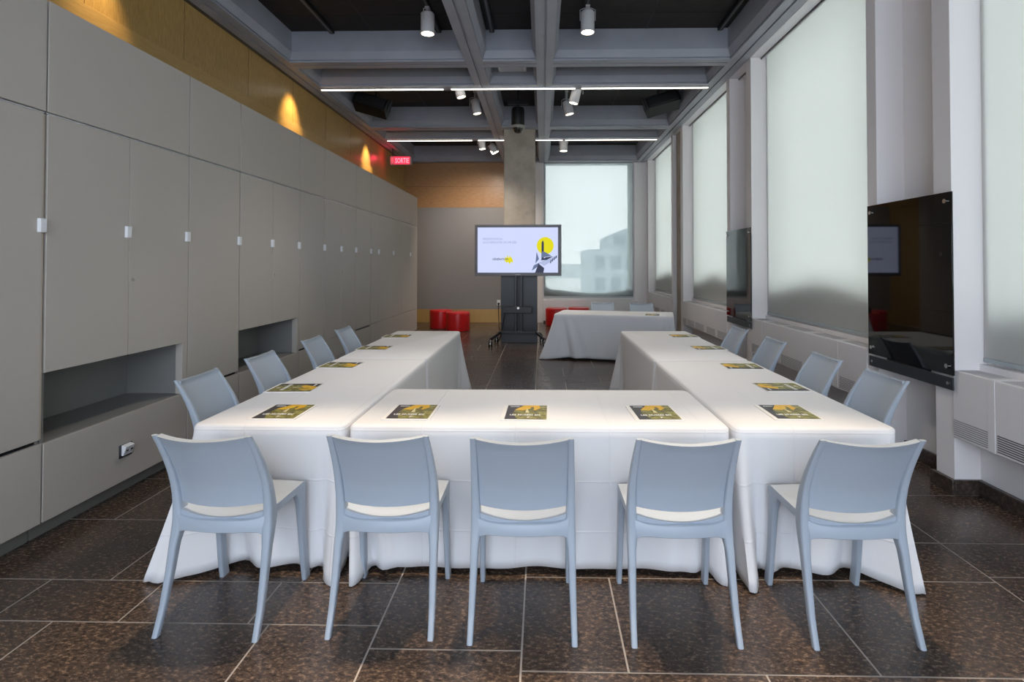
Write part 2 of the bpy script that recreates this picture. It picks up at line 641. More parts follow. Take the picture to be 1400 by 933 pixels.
# ================================================================== OUTDOORS
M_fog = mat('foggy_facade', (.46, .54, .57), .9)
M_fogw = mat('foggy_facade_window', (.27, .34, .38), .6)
M_snow = mat('snow', (.78, .80, .80), .9)
g = MB()
g.box(-400, 500, -100, 700, -9.2, -9, 0)
struct(g.build('ground_outside', M_snow), 'snowy ground outside')
# building seen through the far window
bd = empty('office_building', (10.5, 66, -9))
tag(bd, 'pale foggy office building with a curved top beyond the far window', 'building')
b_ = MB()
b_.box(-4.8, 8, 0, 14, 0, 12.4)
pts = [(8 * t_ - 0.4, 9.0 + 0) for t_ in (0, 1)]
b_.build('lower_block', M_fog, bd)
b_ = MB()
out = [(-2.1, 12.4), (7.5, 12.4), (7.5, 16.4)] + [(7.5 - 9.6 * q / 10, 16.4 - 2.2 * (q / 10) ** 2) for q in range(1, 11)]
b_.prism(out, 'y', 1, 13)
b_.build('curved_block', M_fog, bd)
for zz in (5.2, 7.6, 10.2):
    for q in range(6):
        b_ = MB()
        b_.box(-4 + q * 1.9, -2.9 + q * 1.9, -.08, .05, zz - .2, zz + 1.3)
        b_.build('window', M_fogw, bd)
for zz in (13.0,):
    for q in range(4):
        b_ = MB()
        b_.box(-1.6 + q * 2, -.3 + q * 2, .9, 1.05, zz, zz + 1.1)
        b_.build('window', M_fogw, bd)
bd = empty('distant_building', (-40, 420, -9))
tag(bd, 'long low building on the horizon beyond the far window', 'building')
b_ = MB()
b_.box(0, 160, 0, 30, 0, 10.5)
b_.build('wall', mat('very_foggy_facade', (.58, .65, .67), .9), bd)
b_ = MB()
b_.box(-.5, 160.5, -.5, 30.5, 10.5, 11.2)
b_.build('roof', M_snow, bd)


# snow banks lying on the outer sills
def bank(name, pts_top, axis, a, b, z0, label):
    m_ = MB()
    N = 40
    rg = []
    for i in range(N + 1):
        t_ = i / N
        h = pts_top(t_)
        p = a + (b - a) * t_
        prof = [(0.0, z0), (0.0, z0 + h), (.10, z0 + h * 1.02), (.25, z0 + h * .8), (.38, z0)]
        if axis == 'x':
            rg.append([(p, YF + .13 + q, z) for q, z in prof])
        else:
            rg.append([(3.06 + q, p, z) for q, z in prof])
    m_.rings(rg)
    o = m_.build(name, M_snow)
    tag(o, label, 'snow')
    o['kind'] = 'stuff'


bank('snow_bank', lambda t_: .19 + .05 * math.cos(t_ * 5.5) + .05 * (t_ > .9) * (t_ - .9) * 20 + .12 * max(0, .08 - t_) * 12, 'x', .03, 2.41, .622, 'snow drifted on the outer sill of the far window')
for q, (y0, y1) in enumerate(blind_spans):
    bank('snow_bank', lambda t_: .34 + .16 * math.sin(t_ * 2.6 + .4) ** 2, 'y', y0, y1, .84,
         'snow drifted on the outer sill, %s right-hand window from the far corner' % ['sixth', 'fifth', 'fourth', 'third', 'second', 'first'][q + 6 - len(blind_spans)])
# outer concrete reveals
w = MB()
for k in bays:
    y = 3.66 + MOD * k
    w.box(3.3, 3.75, y + .02, y + .93, -2, 5.2)
w.box(3.05, 3.75, YB - 1, YF + .6, .60, .84)
w.box(3.05, 3.75, YB - 1, YF + .6, 4.32, 5.2)
w.box(-.35, .10, YF + .2, YF + .6, -2, 5.2)
w.box(2.34, 2.9, YF + .2, YF + .6, -2, 5.2)
w.box(.10, 2.34, YF + .13, YF + .6, .3, .62)
w.box(.10, 2.34, YF + .13, YF + .6, 4.24, 5.2)
struct(w.build('trim_5', mat('outer_concrete', (.36, .40, .36), .85)), 'concrete reveals outside the windows')

# ================================================================== CUPBOARDS
XF = -2.745        # door faces
XC = -2.768        # carcass front


def box_obj(name, m_, parent, *b, bevel=.002):
    q = MB()
    q.box(*b)
    return q.build(name, m_, parent, bevel=bevel)


def handle(parent, y, z=1.735):
    q = MB()
    q.box(XF - .001, XF + .020, y - .020, y + .020, z - .038, z + .038)
    return q.build('handle', M_white, parent, bevel=.003)


def lock(parent, y, z=1.42):
    q = MB()
    q.cyl((XF - .001, y, z), (XF + .007, y, z), .011)
    return q.build('lock', M_chrome, parent)


units = [
    # y0, y1, style, door splits, handles(y), locks, label
    (1.01, 2.22, 'niche', [1.62], [1.6], [], 'wide grey cupboard over an open niche, nearest the viewer, mostly outside the photo'),
    (2.22, 2.936, 'tall', [], [2.905], [], 'tall single-door grey cupboard at the left edge of the photo'),
    (2.936, 4.15, 'niche', [3.543], [3.523, 4.125], [3.575], 'two-door grey cupboard over a lit open niche with a socket in its base'),
    (4.15, 4.865, 'tall', [], [4.84], [], 'tall single-door grey cupboard between the two open niches'),
    (4.865, 6.075, 'niche', [5.465], [5.445, 6.05], [5.50], 'two-door grey cupboard over the darker open niche farther along'),
    (6.075, 6.785, 'tall', [], [6.765], [], 'tall single-door grey cupboard just past the farther open niche'),
    (6.785, 7.94, 'full', [7.345], [7.335, 7.92], [7.37], 'two-door grey cupboard without niche behind the farthest left-hand chair'),
    (7.94, 8.63, 'tall', [], [8.61], [], 'tall single-door grey cupboard with black gap under its door, far down the row'),
    (8.63, 11.86, 'full', [9.05, 9.95, 10.55, 11.23], [9.03, 9.93, 11.22], [], 'longest grey cupboard with five narrow doors at the far end of the row'),
]
D = .006
for (y0, y1, style, splits, hs, lk, lab) in units:
    r = empty('storage_cupboard', (0, 0, 0))
    tag(r, lab, 'cupboard', 'grey cupboards along the timber wall')
    a, b2 = y0 + D, y1 - D
    # carcass
    q = MB()
    XB = -3.60
    zt = 2.996
    q.box(XB, XC, a, a + .02, .10, zt)
    q.box(XB, XC, b2 - .02, b2, .10, zt)
    q.box(XB, XC, a + .02, b2 - .02, zt - .02, zt)
    q.box(XB, XC, a + .02, b2 - .02, .10, .12)
    q.box(XB, XB + .02, a + .02, b2 - .02, .12, zt - .02)
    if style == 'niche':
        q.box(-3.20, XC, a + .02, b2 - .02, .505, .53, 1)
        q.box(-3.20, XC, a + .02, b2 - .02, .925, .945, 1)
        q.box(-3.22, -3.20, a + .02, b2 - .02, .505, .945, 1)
    else:
        q.box(XC - .012, XC, a + .02, b2 - .02, .12, zt - .02, 2)
    q.box(XC - .012, XC - .002, a + .02, b2 - .02, 2.33, 2.39, 2)
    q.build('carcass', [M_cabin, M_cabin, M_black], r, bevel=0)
    box_obj('plinth', M_plinth, r, -3.5, -2.817, a, b2, 0, .10)
    # face panels
    f0 = box_obj('upper_panel', M_cab, r, XC + .001, XF, a, b2, 2.370, 2.992)
    box_obj('trim_strip', M_alu, r, XC - .006, XC + .012, a, b2, 2.360, 2.366, bevel=0)
    zlow = {'niche': .922, 'tall': .560, 'full': .566}[style]
    ds = [a] + splits + [b2]
    doors = []
    for i in range(len(ds) - 1):
        d0 = ds[i] + (.003 if i else 0)
        d1 = ds[i + 1] - (.003 if i < len(ds) - 2 else 0)
        if style == 'tall':
            d1 -= .013
        q = MB()
        q.box(XC + .001, XF, d0, d1, zlow, 2.356)
        dr = q.build('door', M_cab, r, bevel=.002)
        doors.append((d0, d1, dr))
        q = MB()
        q.box(XC + .002, XF - (.005 if style == 'tall' else .001), d1 - .0005, d1 + (.0125 if style == 'tall' else .0015), zlow + .003, 2.353)
        q.build('door_edge', M_cabedge, dr)
    for y in hs:
        dr = min(doors, key=lambda t_: 0 if t_[0] <= y <= t_[1] + .05 else 9)[2]
        handle(dr, y)
    for y in lk:
        dr = [t_[2] for t_ in doors if t_[0] <= y <= t_[1]][0]
        lock(dr, y)
    if style == 'niche':
        q = MB()
        q.box(XC + .001, XF, a, b2, .10, .533)
        q.build('base_panel', M_cab, r, bevel=.002)
        q = MB()
        q.box(XC - .03, XF, b2 - .055, b2, .5335, .9215)
        q.build('side_post', M_cab, r, bevel=.002)
    else:
        box_obj('base_panel', M_cab, r, XC + .001, XF, a, b2, .10, zlow - (.022 if style == 'tall' else .006))

# socket in the base of the niche cupboard
r = empty('power_socket', (XF, 3.53, .30))
r.scale = (.8, .8, .8)
tag(r, 'tilted white double power socket set in the cupboard base below the near niche', 'socket')
q = MB()
q.box(-.001, .004, -.068, .068, -.055, .052)
q.build('back_plate', mat('dark_steel', (.05, .05, .055), .35, .5), r)
q = MB()
q.prism([(0.004, .05), (.045, .036), (.02, -.036), (0.004, -.036)], 'y', -.046, .05)
q.build('housing', M_white, r, bevel=.002)
for yy in (-.022, .026):
    q = MB()
    for dy in (-.006, .006):
        q.box(.030, .039, yy + dy - .0015, yy + dy + .0015, -.004, .012)
    q.cyl((.029, yy, -.014), (.0305, yy, -.014), .003, n=10)
    q.build('outlet', M_black, r)

# ================================================================== HEATERS / CONVECTORS
hl = ['convector cover under the near right window with open floor below', 'long convector cover behind the right-hand chairs', 'convector cover past the farther wall panel, behind the far table end',
      'small convector cover under the farthest right-hand window']
hk = 0
for k in range(-1, 3):
    y0, y1 = max(3.66 + MOD * k + .93, -1.5) + .01, min(3.66 + MOD * (k + 1), YF) - .004
    L = y1 - y0
    r = empty('convector_cover', (2.72, y1, .38))
    tag(r, 'white ' + hl[hk], 'heater', 'convector covers under the windows')
    hk += 1
    q = MB()
    q.box(0, .178, -L, 0, 0, .44)
    q.build('casing', M_heater, r, bevel=.006)
    for e, yy in enumerate([-.285, -L + .5]):
        q = MB()
        q.box(-.0025, .001, yy - .05, yy + .0, .003, .437)
        q.box(.0, .17, yy - .05, yy, .4395, .4425)
        q.build('cover_strip', M_heater, r, bevel=.001)
    ranges = [(-.28, -.01), (-.78, -.35), (-1.36, -.86), (-L + .55, -L + .98), (-L + .02, -L + .42)]
    for a, d in ranges:
        if d - a < .1:
            continue
        q = MB()
        for i in range(8):
            q.box(-.0015, .003, a, d, .018 + i * .0135, .018 + i * .0135 + .0065)
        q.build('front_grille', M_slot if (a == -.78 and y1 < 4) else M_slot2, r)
        q = MB()
        for i in range(9):
            q.box(.028 + i * .015, .028 + i * .015 + .005, a, d, .4385, .4412)
        q.build('top_grille', mat('grille_grey', (.45, .44, .46), .6), r)
r = empty('convector_cover', (.0, YF - .16, 0))
tag(r, 'white convector cover under the foggy far window', 'heater', 'convector covers under the windows')
q = MB()
q.box(.03, 2.5, 0, .138, .06, .60)
q.build('casing', M_heater, r, bevel=.005)
q = MB()
q.box(.04, 2.49, .03, .138, 0, .06)
q.build('plinth', M_plinth, r)
q = MB()
for i in range(6):
    q.box(.1, 2.35, .03 + i * .018, .036 + i * .018, .599, .602)
q.build('top_grille', mat('grille_grey', (.45, .44, .46), .6), r)

# ================================================================== ROLLER BLINDS
ords = ['seventh', 'sixth', 'fifth', 'fourth', 'third', 'second', 'first']
names = {0: 'pale roller blind at the right edge of the photo', 1: 'pale roller blind behind the nearer black wall panel', 2: 'pale roller blind behind the farther black wall panel',
         3: 'pale roller blind in the far right corner of the room'}
nb = len(blind_spans)
for i, (y0, y1) in enumerate(blind_spans):
    r = empty('roller_blind', (2.925, (y0 + y1) / 2, 4.25))
    k = i - (nb - 4)
    tag(r, names.get(k, 'pale roller blind on the window beside the viewer, %s along' % ords[i]), 'blind', 'roller blinds')
    h = (y1 - y0) / 2 - .012
    q = MB()
    q.box(0, .0012, -h, h, -3.35, 0)
    q.build('fabric', M_shade, r)
    q = MB()
    q.box(-.006, .008, -h, h, -3.375, -3.345)
    q.build('hem_bar', mat('blind_hem', (.42, .47, .48), .5), r, bevel=.003)
    q = MB()
    q.cyl((.012, -h, .01), (.012, h, .01), .022, n=16)
    q.build('roller_tube', M_alu, r)
r = empty('roller_blind', (1.22, YF + .012, 4.21))
tag(r, 'see-through roller blind on the far window with a foggy building behind', 'blind', 'roller blinds')
q = MB()
q.box(-1.17, 1.17, -.0012, 0, -3.52, 0)
q.build('fabric', M_shade_open, r)
q = MB()
q.box(-1.17, 1.17, -.008, .006, -3.555, -3.52)
q.build('hem_bar', mat('blind_hem', (.42, .47, .48), .5), r, bevel=.003)

# ================================================================== WALL PANELS (black glass)
for y0, lab in ((3.62, 'black glass wall panel nearer the viewer, reflecting the bright screen'), (7.06, 'black glass wall panel farther along, reflecting red seats')):
    r = empty('glass_wall_panel', (2.70, y0, .69))
    tag(r, lab, 'wall panel', 'black glass panels between the windows')
    q = MB()
    q.box(0, .010, 0, .925, .098, 1.315)
    q.build('glass', M_glassblack, r, bevel=.002)
    q = MB()
    q.box(.002, .012, .01, .92, 0, .082)
    q.build('lower_strip', M_bar, r, bevel=.002)
    for yy in (.05, .875):
        for zz in (.155, 1.255):
            q = MB()
            q.cyl((-.012, yy, zz), (.03, yy, zz), .015, n=18)
            q.build('standoff', M_chrome, r)
        q = MB()
        q.cyl((-.004, yy, .041), (.03, yy, .041), .011, n=14)
        q.build('screw', M_chrome, r)
    q = MB()
    q.box(.010, .034, .25, .70, .02, 1.2)
    q.build('backing', M_black, r)

# ================================================================== TABLECLOTHS
random.seed(4)


def cloth(name, x0, x1, y0, y1, flares, sides, seed, label, group='white tablecloths', fold=.009, zt=.728, rot=0.0):
    """flares: offsets of the four hem corners (SW, SE, NE, NW); sides: hem offset of S, E, N, W"""
    rnd = random.Random(seed)
    R_ = .045
    cs = [(x0, y0), (x1, y0), (x1, y1), (x0, y1)]
    nrm = [(0, -1), (1, 0), (0, 1), (-1, 0)]
    per = []                                        # (pos, normal, side, dist to corner a, dist to corner b, a, b)
    for s in range(4):
        a, b_ = Vector(cs[s]), Vector(cs[(s + 1) % 4])
        L = (b_ - a).length
        nseg = max(24, int(L / .022))
        for i in range(nseg):
            t_ = i / nseg
            d = t_ * L
            per.append((a + (b_ - a) * t_, Vector(nrm[s]), s, d, L - d))
    ph = [rnd.uniform(0, 6.28) for _ in range(8)]
    mgs = [Vector(f_).length for f_ in flares]
    levels = [(0, .020), (.0, .008)] + [(q / 16, 0) for q in range(0, 17)]
    rg = []
    arc = 0
    prev = None
    arcs = []
    for p in per:
        if prev is not None:
            arc += (p[0] - prev).length
        arcs.append(arc)
        prev = p[0]
    for li, (t_, ins) in enumerate(levels):
        ring = []
        for (p, n_, s, da, db), sarc in zip(per, arcs):
            corner_a, corner_b = s, (s + 1) % 4
            # round the plan corner
            c = Vector(((x0 + x1) / 2, (y0 + y1) / 2))
            pos = p.copy()
            nn = n_.copy()
            for ci, dd in ((corner_a, da), (corner_b, db)):
                if dd < R_:
                    cc = Vector(cs[ci])
                    inn = Vector((1 if cc.x < c.x else -1, 1 if cc.y < c.y else -1))
                    ctr = cc + inn * R_
                    v = pos - ctr
                    nn = v.normalized()
                    pos = ctr + nn * R_
            off = nn * (sides[s] * t_)
            w_mid = min(1, min(da, db) / .25)
            f_ = fold * t_ ** 1.2 * (math.sin(sarc * 11 + ph[0] + 1.2 * math.sin(sarc * 2.3 + ph[1])) + .6 * math.sin(sarc * 23 + ph[2]) * t_)
            off += nn * f_ * (.5 + .5 * w_mid)
            zc = 0
            for ci, dd in ((corner_a, da), (corner_b, db)):
                fx = Vector(flares[ci])
                mg = mgs[ci]
                wd = (.10 + .07 * t_) if mg > .15 else (.05 + .035 * t_)
                g_ = math.exp(-(dd / wd) ** 4)
                off += fx * g_ * (t_ ** 1.2)
                # a hollow beside the corner cone, then softer folds dying away
                off += nn * (-.20 * mg * t_ * math.exp(-((dd - wd * 1.45) / (.35 * wd)) ** 2) + .16 * mg * t_ * math.exp(-((dd - wd * 2.1) / (.4 * wd)) ** 2)
                             - .08 * mg * t_ * math.exp(-((dd - wd * 2.9) / (.4 * wd)) ** 2))
                # creases running down inside the cone
                off += nn * .05 * mg * t_ * g_ * math.cos(dd * 70)
                zc += g_
            zb = .032 - .025 * min(1, zc) + .004 * math.sin(sarc * 4 + ph[3])
            z = zt - .012
            if li == 0:
                z = zt
            elif li == 1:
                z = zt - .004
            else:
                z = (zt - .012) * (1 - t_) + zb * t_
            q = pos - nn * ins + off
            ring.append((q.x, q.y, z))
        rg.append(ring)
    m_ = MB()
    m_.rings(rg, cap0=True, cap1=False)
    o = m_.build(name, M_cloth, sharp=70)
    sol = o.modifiers.new('solid', 'SOLIDIFY')
    sol.thickness = .0016
    sol.offset = -1
    tag(o, label, 'tablecloth', group)
    # origin to the floor under the table centre
    c = Vector(((x0 + x1) / 2, (y0 + y1) / 2, 0))
    o.data.transform(Matrix.Translation(-c))
    o.location = c
    o.rotation_euler = (0, 0, rot)
    return o


LX0, LX1, RX0, RX1 = -1.738, -.972, .936, 1.722
ZT = .728
YN, YS, YE = 2.655, 4.555, 6.46
IN, TK = -.018, -.085                                # hems pushed in by the front chairs and by the side chairs
cloth('tablecloth', LX0, LX1, YN, YS - .008, [(-.18, -.12), (-.015, -.11), (.02, .0), (.03, 0)], (IN, .006, 0, TK), 1, 'white tablecloth of the near left table, pooling on the floor at its outer corner')
cloth('tablecloth', LX0, LX1, YS + .008, YE, [(.03, 0), (.04, 0), (.12, .09), (-.10, .10)], (0, .012, .02, TK), 2, 'white tablecloth of the far left table, in front of the grey cupboards')
cloth('tablecloth', -.955, .918, YN, 3.455, [(.03, -.12), (-.03, -.08), (-.0, .02), (.0, .02)], (IN, -.004, .02, -.004), 3, 'white tablecloth of the middle table across the foot of the horseshoe')
cloth('tablecloth', RX0, RX1, YN, YS - .03, [(.02, -.14), (.07, -.14), (-.03, 0), (-.07, 0)], (IN, TK, 0, .006), 5, 'white tablecloth of the near right table with gathered outer corner')
cloth('tablecloth', RX0, RX1, YS - .014, YE + .05, [(-.06, 0), (-.03, 0), (.08, .10), (-.12, .08)], (0, TK, .02, .012), 6, 'white tablecloth of the far right table, beside the convector covers')
cloth('tablecloth', 1.19 - .935, 1.19 + .935, 8.92 - .40, 8.92 + .40, [(-.20, -.08), (.10, -.06), (.06, .0), (-.14, .06)], (.02, .03, -.02, .04), 7, 'white tablecloth of the separate table near the foggy window', rot=math.radians(-12.7))

# ================================================================== CHAIRS


def rrect(x0, x1, y0, y1, z, r=.3):
    w_, h_ = x1 - x0, y1 - y0
    r = r * min(w_, h_)
    pts = []
    for cx, cy, a0 in ((x1 - r, y1 - r, 0), (x0 + r, y1 - r, 90), (x0 + r, y0 + r, 180), (x1 - r, y0 + r, 270)):
        for a in (0, 30, 60, 90):
            t_ = math.radians(a0 + a)
            pts.append((cx + r * math.cos(t_), cy + r * math.sin(t_), z))
    return pts


def interp(tab, z):
    for (a, *va), (b_, *vb) in zip(tab[:-1], tab[1:]):
        if a <= z <= b_:
            k = (z - a) / (b_ - a)
            return [p + (q - p) * k for p, q in zip(va, vb)]
    return tab[-1][1:] if z > tab[-1][0] else tab[0][1:]


STILE = [(0, -.243, .030, .222, .024), (.10, -.204, .032, .221, .026), (.22, -.175, .036, .220, .030), (.33, -.154, .042, .220, .034), (.385, -.143, .052, .220, .042),
         (.43, -.137, .060, .2195, .044), (.48, -.136, .058, .219, .038), (.54, -.142, .050, .218, .034), (.60, -.156, .044, .217, .031), (.66, -.179, .038, .2145, .029),
         (.72, -.208, .032, .212, .027), (.78, -.242, .026, .209, .025), (.815, -.264, .022, .207, .023), (.832, -.275, .020, .206, .022)]
FRONT = [(0, .190, .053, .216, .022), (.10, .172, .050, .216, .024), (.30, .148, .048, .215, .027), (.38, .138, .053, .215, .030), (.42, .124, .066, .215, .034), (.445, .10, .09, .215, .04), (.47, .06, .13, .215, .045)]


def make_chair(label):
    r = empty('side_chair')
    tag(r, label, 'chair', 'pale blue-grey plastic chairs')
    for s in (-1, 1):
        for tab, z1 in ((STILE, .832), (FRONT, .47)):
            m_ = MB()
            rg = []
            N = 40
            for i in range(N + 1):
                z = z1 * i / N
                y, d, xo, w_ = interp(tab, z)
                ring = rrect(xo - w_, xo, y, y + d, z)
                if s < 0:
                    ring = [(-p[0], p[1], p[2]) for p in reversed(ring)]
                rg.append(ring)
            m_.rings(rg)
            m_.build('leg', M_chair, r, sharp=50)
    # backrest: bowed panel with a thicker rolled rim and lower lip
    m_ = MB()
    NX, NZ = 24, 18
    rg = []
    for j in range(NZ + 1):
        t_ = j / NZ
        front, back = [], []
        for i in range(NX + 1):
            s = -1 + 2 * i / NX
            bow = 1 - s * s
            z = .505 + t_ * (.829 - .505)
            y, d, xo, w_ = interp(STILE, z)
            xin = xo - w_ + .004
            zz = z - bow * (.014 * t_ + .010 * (1 - t_))
            th = .009 + .024 * max(0, (t_ - .94) / .06) ** .5 + .006 * max(0, (.06 - t_) / .06)
            yb = y + min(d * .45, .020) * (1 - .6 * max(0, (t_ - .9) / .1)) - bow * .030
            back.append((xin * s, yb, zz))
            front.append((xin * s, yb + th, zz))
        rg.append(front + list(reversed(back)))
    m_.rings(rg)
    m_.build('backrest', M_chair, r, sharp=50)
    # seat
    m_ = MB()
    NX, NY = 24, 16
    rg = []
    for j in range(NY + 1):
        t_ = j / NY
        top, bot = [], []
        for i in range(NX + 1):
            s = -1 + 2 * i / NX
            bow = 1 - s * s
            y = -.118 + t_ * .308 - bow * .030 * (1 - t_) + bow * .012 * t_
            hx = .2145
            dish = .026 * bow ** .8 * math.sin(math.pi * min(1, .25 + t_ * .75)) ** .7 if t_ < 1 else 0
            z = .486 - dish - .014 * (1 - t_) * bow
            if t_ > .92:
                z -= .012 * ((t_ - .92) / .08) ** 2
            edge = abs(s) ** 8
            top.append((hx * s, y, z - .004 * edge))
            bot.append((hx * s, y, z - .022 - .014 * edge))
        rg.append(top + list(reversed(bot)))
    m_.rings(rg)
    m_.build('seat', M_chair, r, sharp=50)
    # rear rail under the gap
    m_ = MB()
    rg = []
    for i in range(25):
        s = -1 + 2 * i / 24
        bow = 1 - s * s
        g_ = abs(s) ** 10
        x = .200 * s
        z0, z1 = .390 - .034 * g_, .443 + .022 * abs(s) ** 6
        y0_ = -.134 - bow * .030
        rg.append([(x, y0_, z0 + .004), (x, y0_ + .006, z0), (x, y0_ + .034, z0), (x, y0_ + .038, z0 + .01), (x, y0_ + .034, z1), (x, y0_ + .004, z1), (x, y0_ - .0, z1 - .004)])
    m_.rings(rg)
    m_.build('rear_rail', M_chair, r, sharp=50)
    return r


chair0 = None
used = False


def chair(x, y, rz, label):
    global chair0
    if chair0 is None:
        chair0 = c_ = make_chair(label)
    else:
        c_ = dup(chair0)
        c_['label'] = label
    c_.location = (x, y, 0)
    c_.rotation_euler = (0, 0, rz)
    return c_


R = math.radians
where = 'pale blue-grey plastic chair '
chair(-1.360, 2.425, R(-2), where + 'with its back to the viewer, leftmost of the front five')
chair(-.662, 2.44, R(0), where + 'with its back to the viewer, second from left in front')
chair(-.080, 2.418, R(0), where + 'with its back to the viewer, centre of the front five')
chair(.575, 2.418, R(.5), where + 'with its back to the viewer, fourth from left in front')
chair(1.290, 2.422, R(1), where + 'with its back to the viewer, rightmost of the front five')
nth = ['nearest', 'second nearest', 'third nearest', 'farthest']
for i, (y, x) in enumerate(((3.37, -1.905), (4.12, -1.905), (5.05, -1.905), (5.85, -1.905))):
    chair(x, y, R(-90), where + 'along the cupboard side of the left tables, %s the viewer' % nth[i] if i < 3 else where + 'along the cupboard side of the left tables, at the far end')
for i, (y, x) in enumerate(((3.44, 1.89), (4.14, 1.89), (5.05, 1.90), (5.96, 1.905))):
    chair(x, y, R(90 + (1 if i == 3 else 0)), where + 'along the window side of the right tables, %s the viewer' % nth[i] if i < 3 else where + 'along the window side of the right tables, at the far end')
chair(1.10, 9.67, R(180), where + 'behind the separate table, next to the red ottomans')
chair(1.77, 9.48, R(180), where + 'behind the separate table, nearer the window wall')

# ================================================================== BOOKLETS
M_page = mat('white_paper', (.84, .82, .79), .6)
M_char = mat('cover_charcoal', (.035, .033, .04), .4)
M_yel = noise_mat('cover_yellow', [(.35, (.80, .42, .0)), (.65, (.88, .55, .02))], (1, 1, 1), 18, 3, .4)
M_oliv = noise_mat('cover_olive_photo', [(.32, (.035, .035, .015)), (.45, (.15, .13, .02)), (.56, (.27, .25, .04)), (.68, (.42, .38, .16)), (.78, (.10, .08, .03))], (1, 1.4, 1), 22, 5, .4, distortion=1.2)
M_print = mat('cover_white_print', (.86, .84, .80), .5)
M_cream = mat('cover_cream', (.75, .66, .36), .5)


def make_booklet():
    r = empty('booklet')
    W, H_ = .215, .265
    q = MB()
    q.box(-W / 2 - .022, W / 2 + .014, -H_ / 2 - .016, H_ / 2 + .004, 0, .004)
    q.build('pages', M_page, r)
    q = MB()
    z = .0042

    def P(u, v, dz=0):
        return (-W / 2 + u * W, -H_ / 2 + v * H_, z + dz)
    q.box(-W / 2, W / 2, -H_ / 2, H_ / 2, .0041, .0054, 0)
    z = .0054
    q.poly([P(.42, 1, .0002), P(.20, .66, .0002), P(.16, .38, .0002), P(.30, 0, .0002), P(1, 0, .0002), P(1, 1, .0002)], 1)
    q.poly([P(.42, 1, .0004), P(.20, .66, .0004), P(.40, .60, .0004), P(.47, .66, .0004), P(.60, .74, .0004), P(.70, .62, .0004), P(.84, .78, .0004), P(.80, 1, .0004)], 2)
    q.poly([P(.50, .78, .0006), P(.47, .44, .0006), P(.57, .44, .0006)], 3)
    q.poly([P(.60, .86, .0006), P(.58, .70, .0006), P(.68, .70, .0006), P(.66, .88, .0006)], 1)
    cover = q.build('cover', [M_char, M_oliv, M_yel, M_cream], r)
    text_mesh('title', 'LES MUS\u00c9ES EN', .030, M_print, cover, (-W / 2 + .1 * W, -H_ / 2 + .24 * H_, .0061), bold=.0006, sx=.80)
    text_mesh('mark', '7', .030, M_print, cover, (-W / 2 + .52 * W, -H_ / 2 + .07 * H_, .0061), sx=1.1, bold=.0008)
    text_mesh('publisher_mark', 'mmm', .022, M_print, cover, (-W / 2 + .07 * W, -H_ / 2 + .87 * H_, .0061), bold=.0008)
    return r


bk = make_booklet()
first = True


def booklet(x, y, rz, label):
    global first
    o = bk if first else dup(bk)
    first = False
    o.location = (x, y, ZT + .0006)
    o.rotation_euler = (0, 0, rz)
    tag(o, label, 'booklet', 'yellow and charcoal booklets')


pre = 'yellow and charcoal booklet '
BK = 1.0315
booklet(-1.338 * BK, 2.80 * BK, R(0), pre + 'on the left table end, leftmost in the front row')
booklet(-.671 * BK, 2.81 * BK, R(0), pre + 'second from left in the front row, on the middle table')
booklet(-.080 * BK, 2.81 * BK, R(-1), pre + 'at the centre of the front row, facing the centre chair')
booklet(.580 * BK, 2.82 * BK, R(2), pre + 'fourth from left in the front row, on the middle table')
booklet(1.276 * BK, 2.845 * BK, R(-1), pre + 'on the right table end, rightmost in the front row')
ll = ['nearest', 'second', 'third', 'farthest']
for i, (x, y) in enumerate(((-1.53, 3.34), (-1.53, 4.10), (-1.535, 4.95), (-1.545, 5.765))):
    booklet(x * BK, y * BK, R(-90 + (2, -2, -1, 1)[i]), pre + 'lying sideways along the cupboards, %s on the left tables' % ll[i])
for i, (x, y) in enumerate(((1.49, 3.42), (1.50, 4.11), (1.52, 5.01), (1.515, 5.84))):
    booklet(x * BK, y * BK, R(90 + (1, -2, 2, 1)[i]), pre + 'lying sideways along the windows, %s on the right tables' % ll[i])
booklet(1.735, 8.56, R(167), pre + 'lying on the separate table near the foggy window')

# ================================================================== PRESENTATION SCREEN ON STAND
r = empty('screen_stand', (-.45, 10.33, 0))
tag(r, 'black wheeled stand carrying the large presentation screen', 'stand')
for s in (-1, 1):
    q = MB()
    q.box(s * .052 - .022, s * .052 + .022, -.03, .03, .24, 1.75)
    q.build('post', M_dark, r, bevel=.004)
q = MB()
q.box(-.36, .36, -.035, .035, .205, .255)
q.build('base_bar', M_dark, r, bevel=.006)
q = MB()
q.box(-.30, .26, -.09, -.03, .60, .72)
q.build('equipment_shelf', M_dark, r, bevel=.006)
q = MB()
q.cyl((0, -.03, .70), (0, -.115, .70), .024, n=16)
q.build('knob', M_chrome, r)
for sx in (-1, 1):
    for sy in (-1, 1):
        yy = -.34 if sy < 0 else .26
        xx = sx * (.50 if sy < 0 else .44)
        q = MB()
        q.tube([(sx * .34, 0, .23), (sx * .40, yy * .5, .19), (xx, yy, .135)], .026, 10)
        leg = q.build('leg', M_dark, r)
        q = MB()
        q.cyl((xx - .035, yy, .052), (xx - .012, yy, .052), .052, n=20)
        q.cyl((xx + .012, yy, .052), (xx + .035, yy, .052), .052, n=20)
        q.cyl((xx, yy, .04), (xx, yy, .14), .014, n=12, mi=1)
        q.cyl((xx - .04, yy, .052), (xx + .04, yy, .052), .018, n=12, mi=1)
        q.build('caster', [M_black, M_chrome], leg)
q = MB()
q.box(-.2, .2, -.075, -.03, 1.55, 1.95)
q.build('mount_plate', M_dark, r)

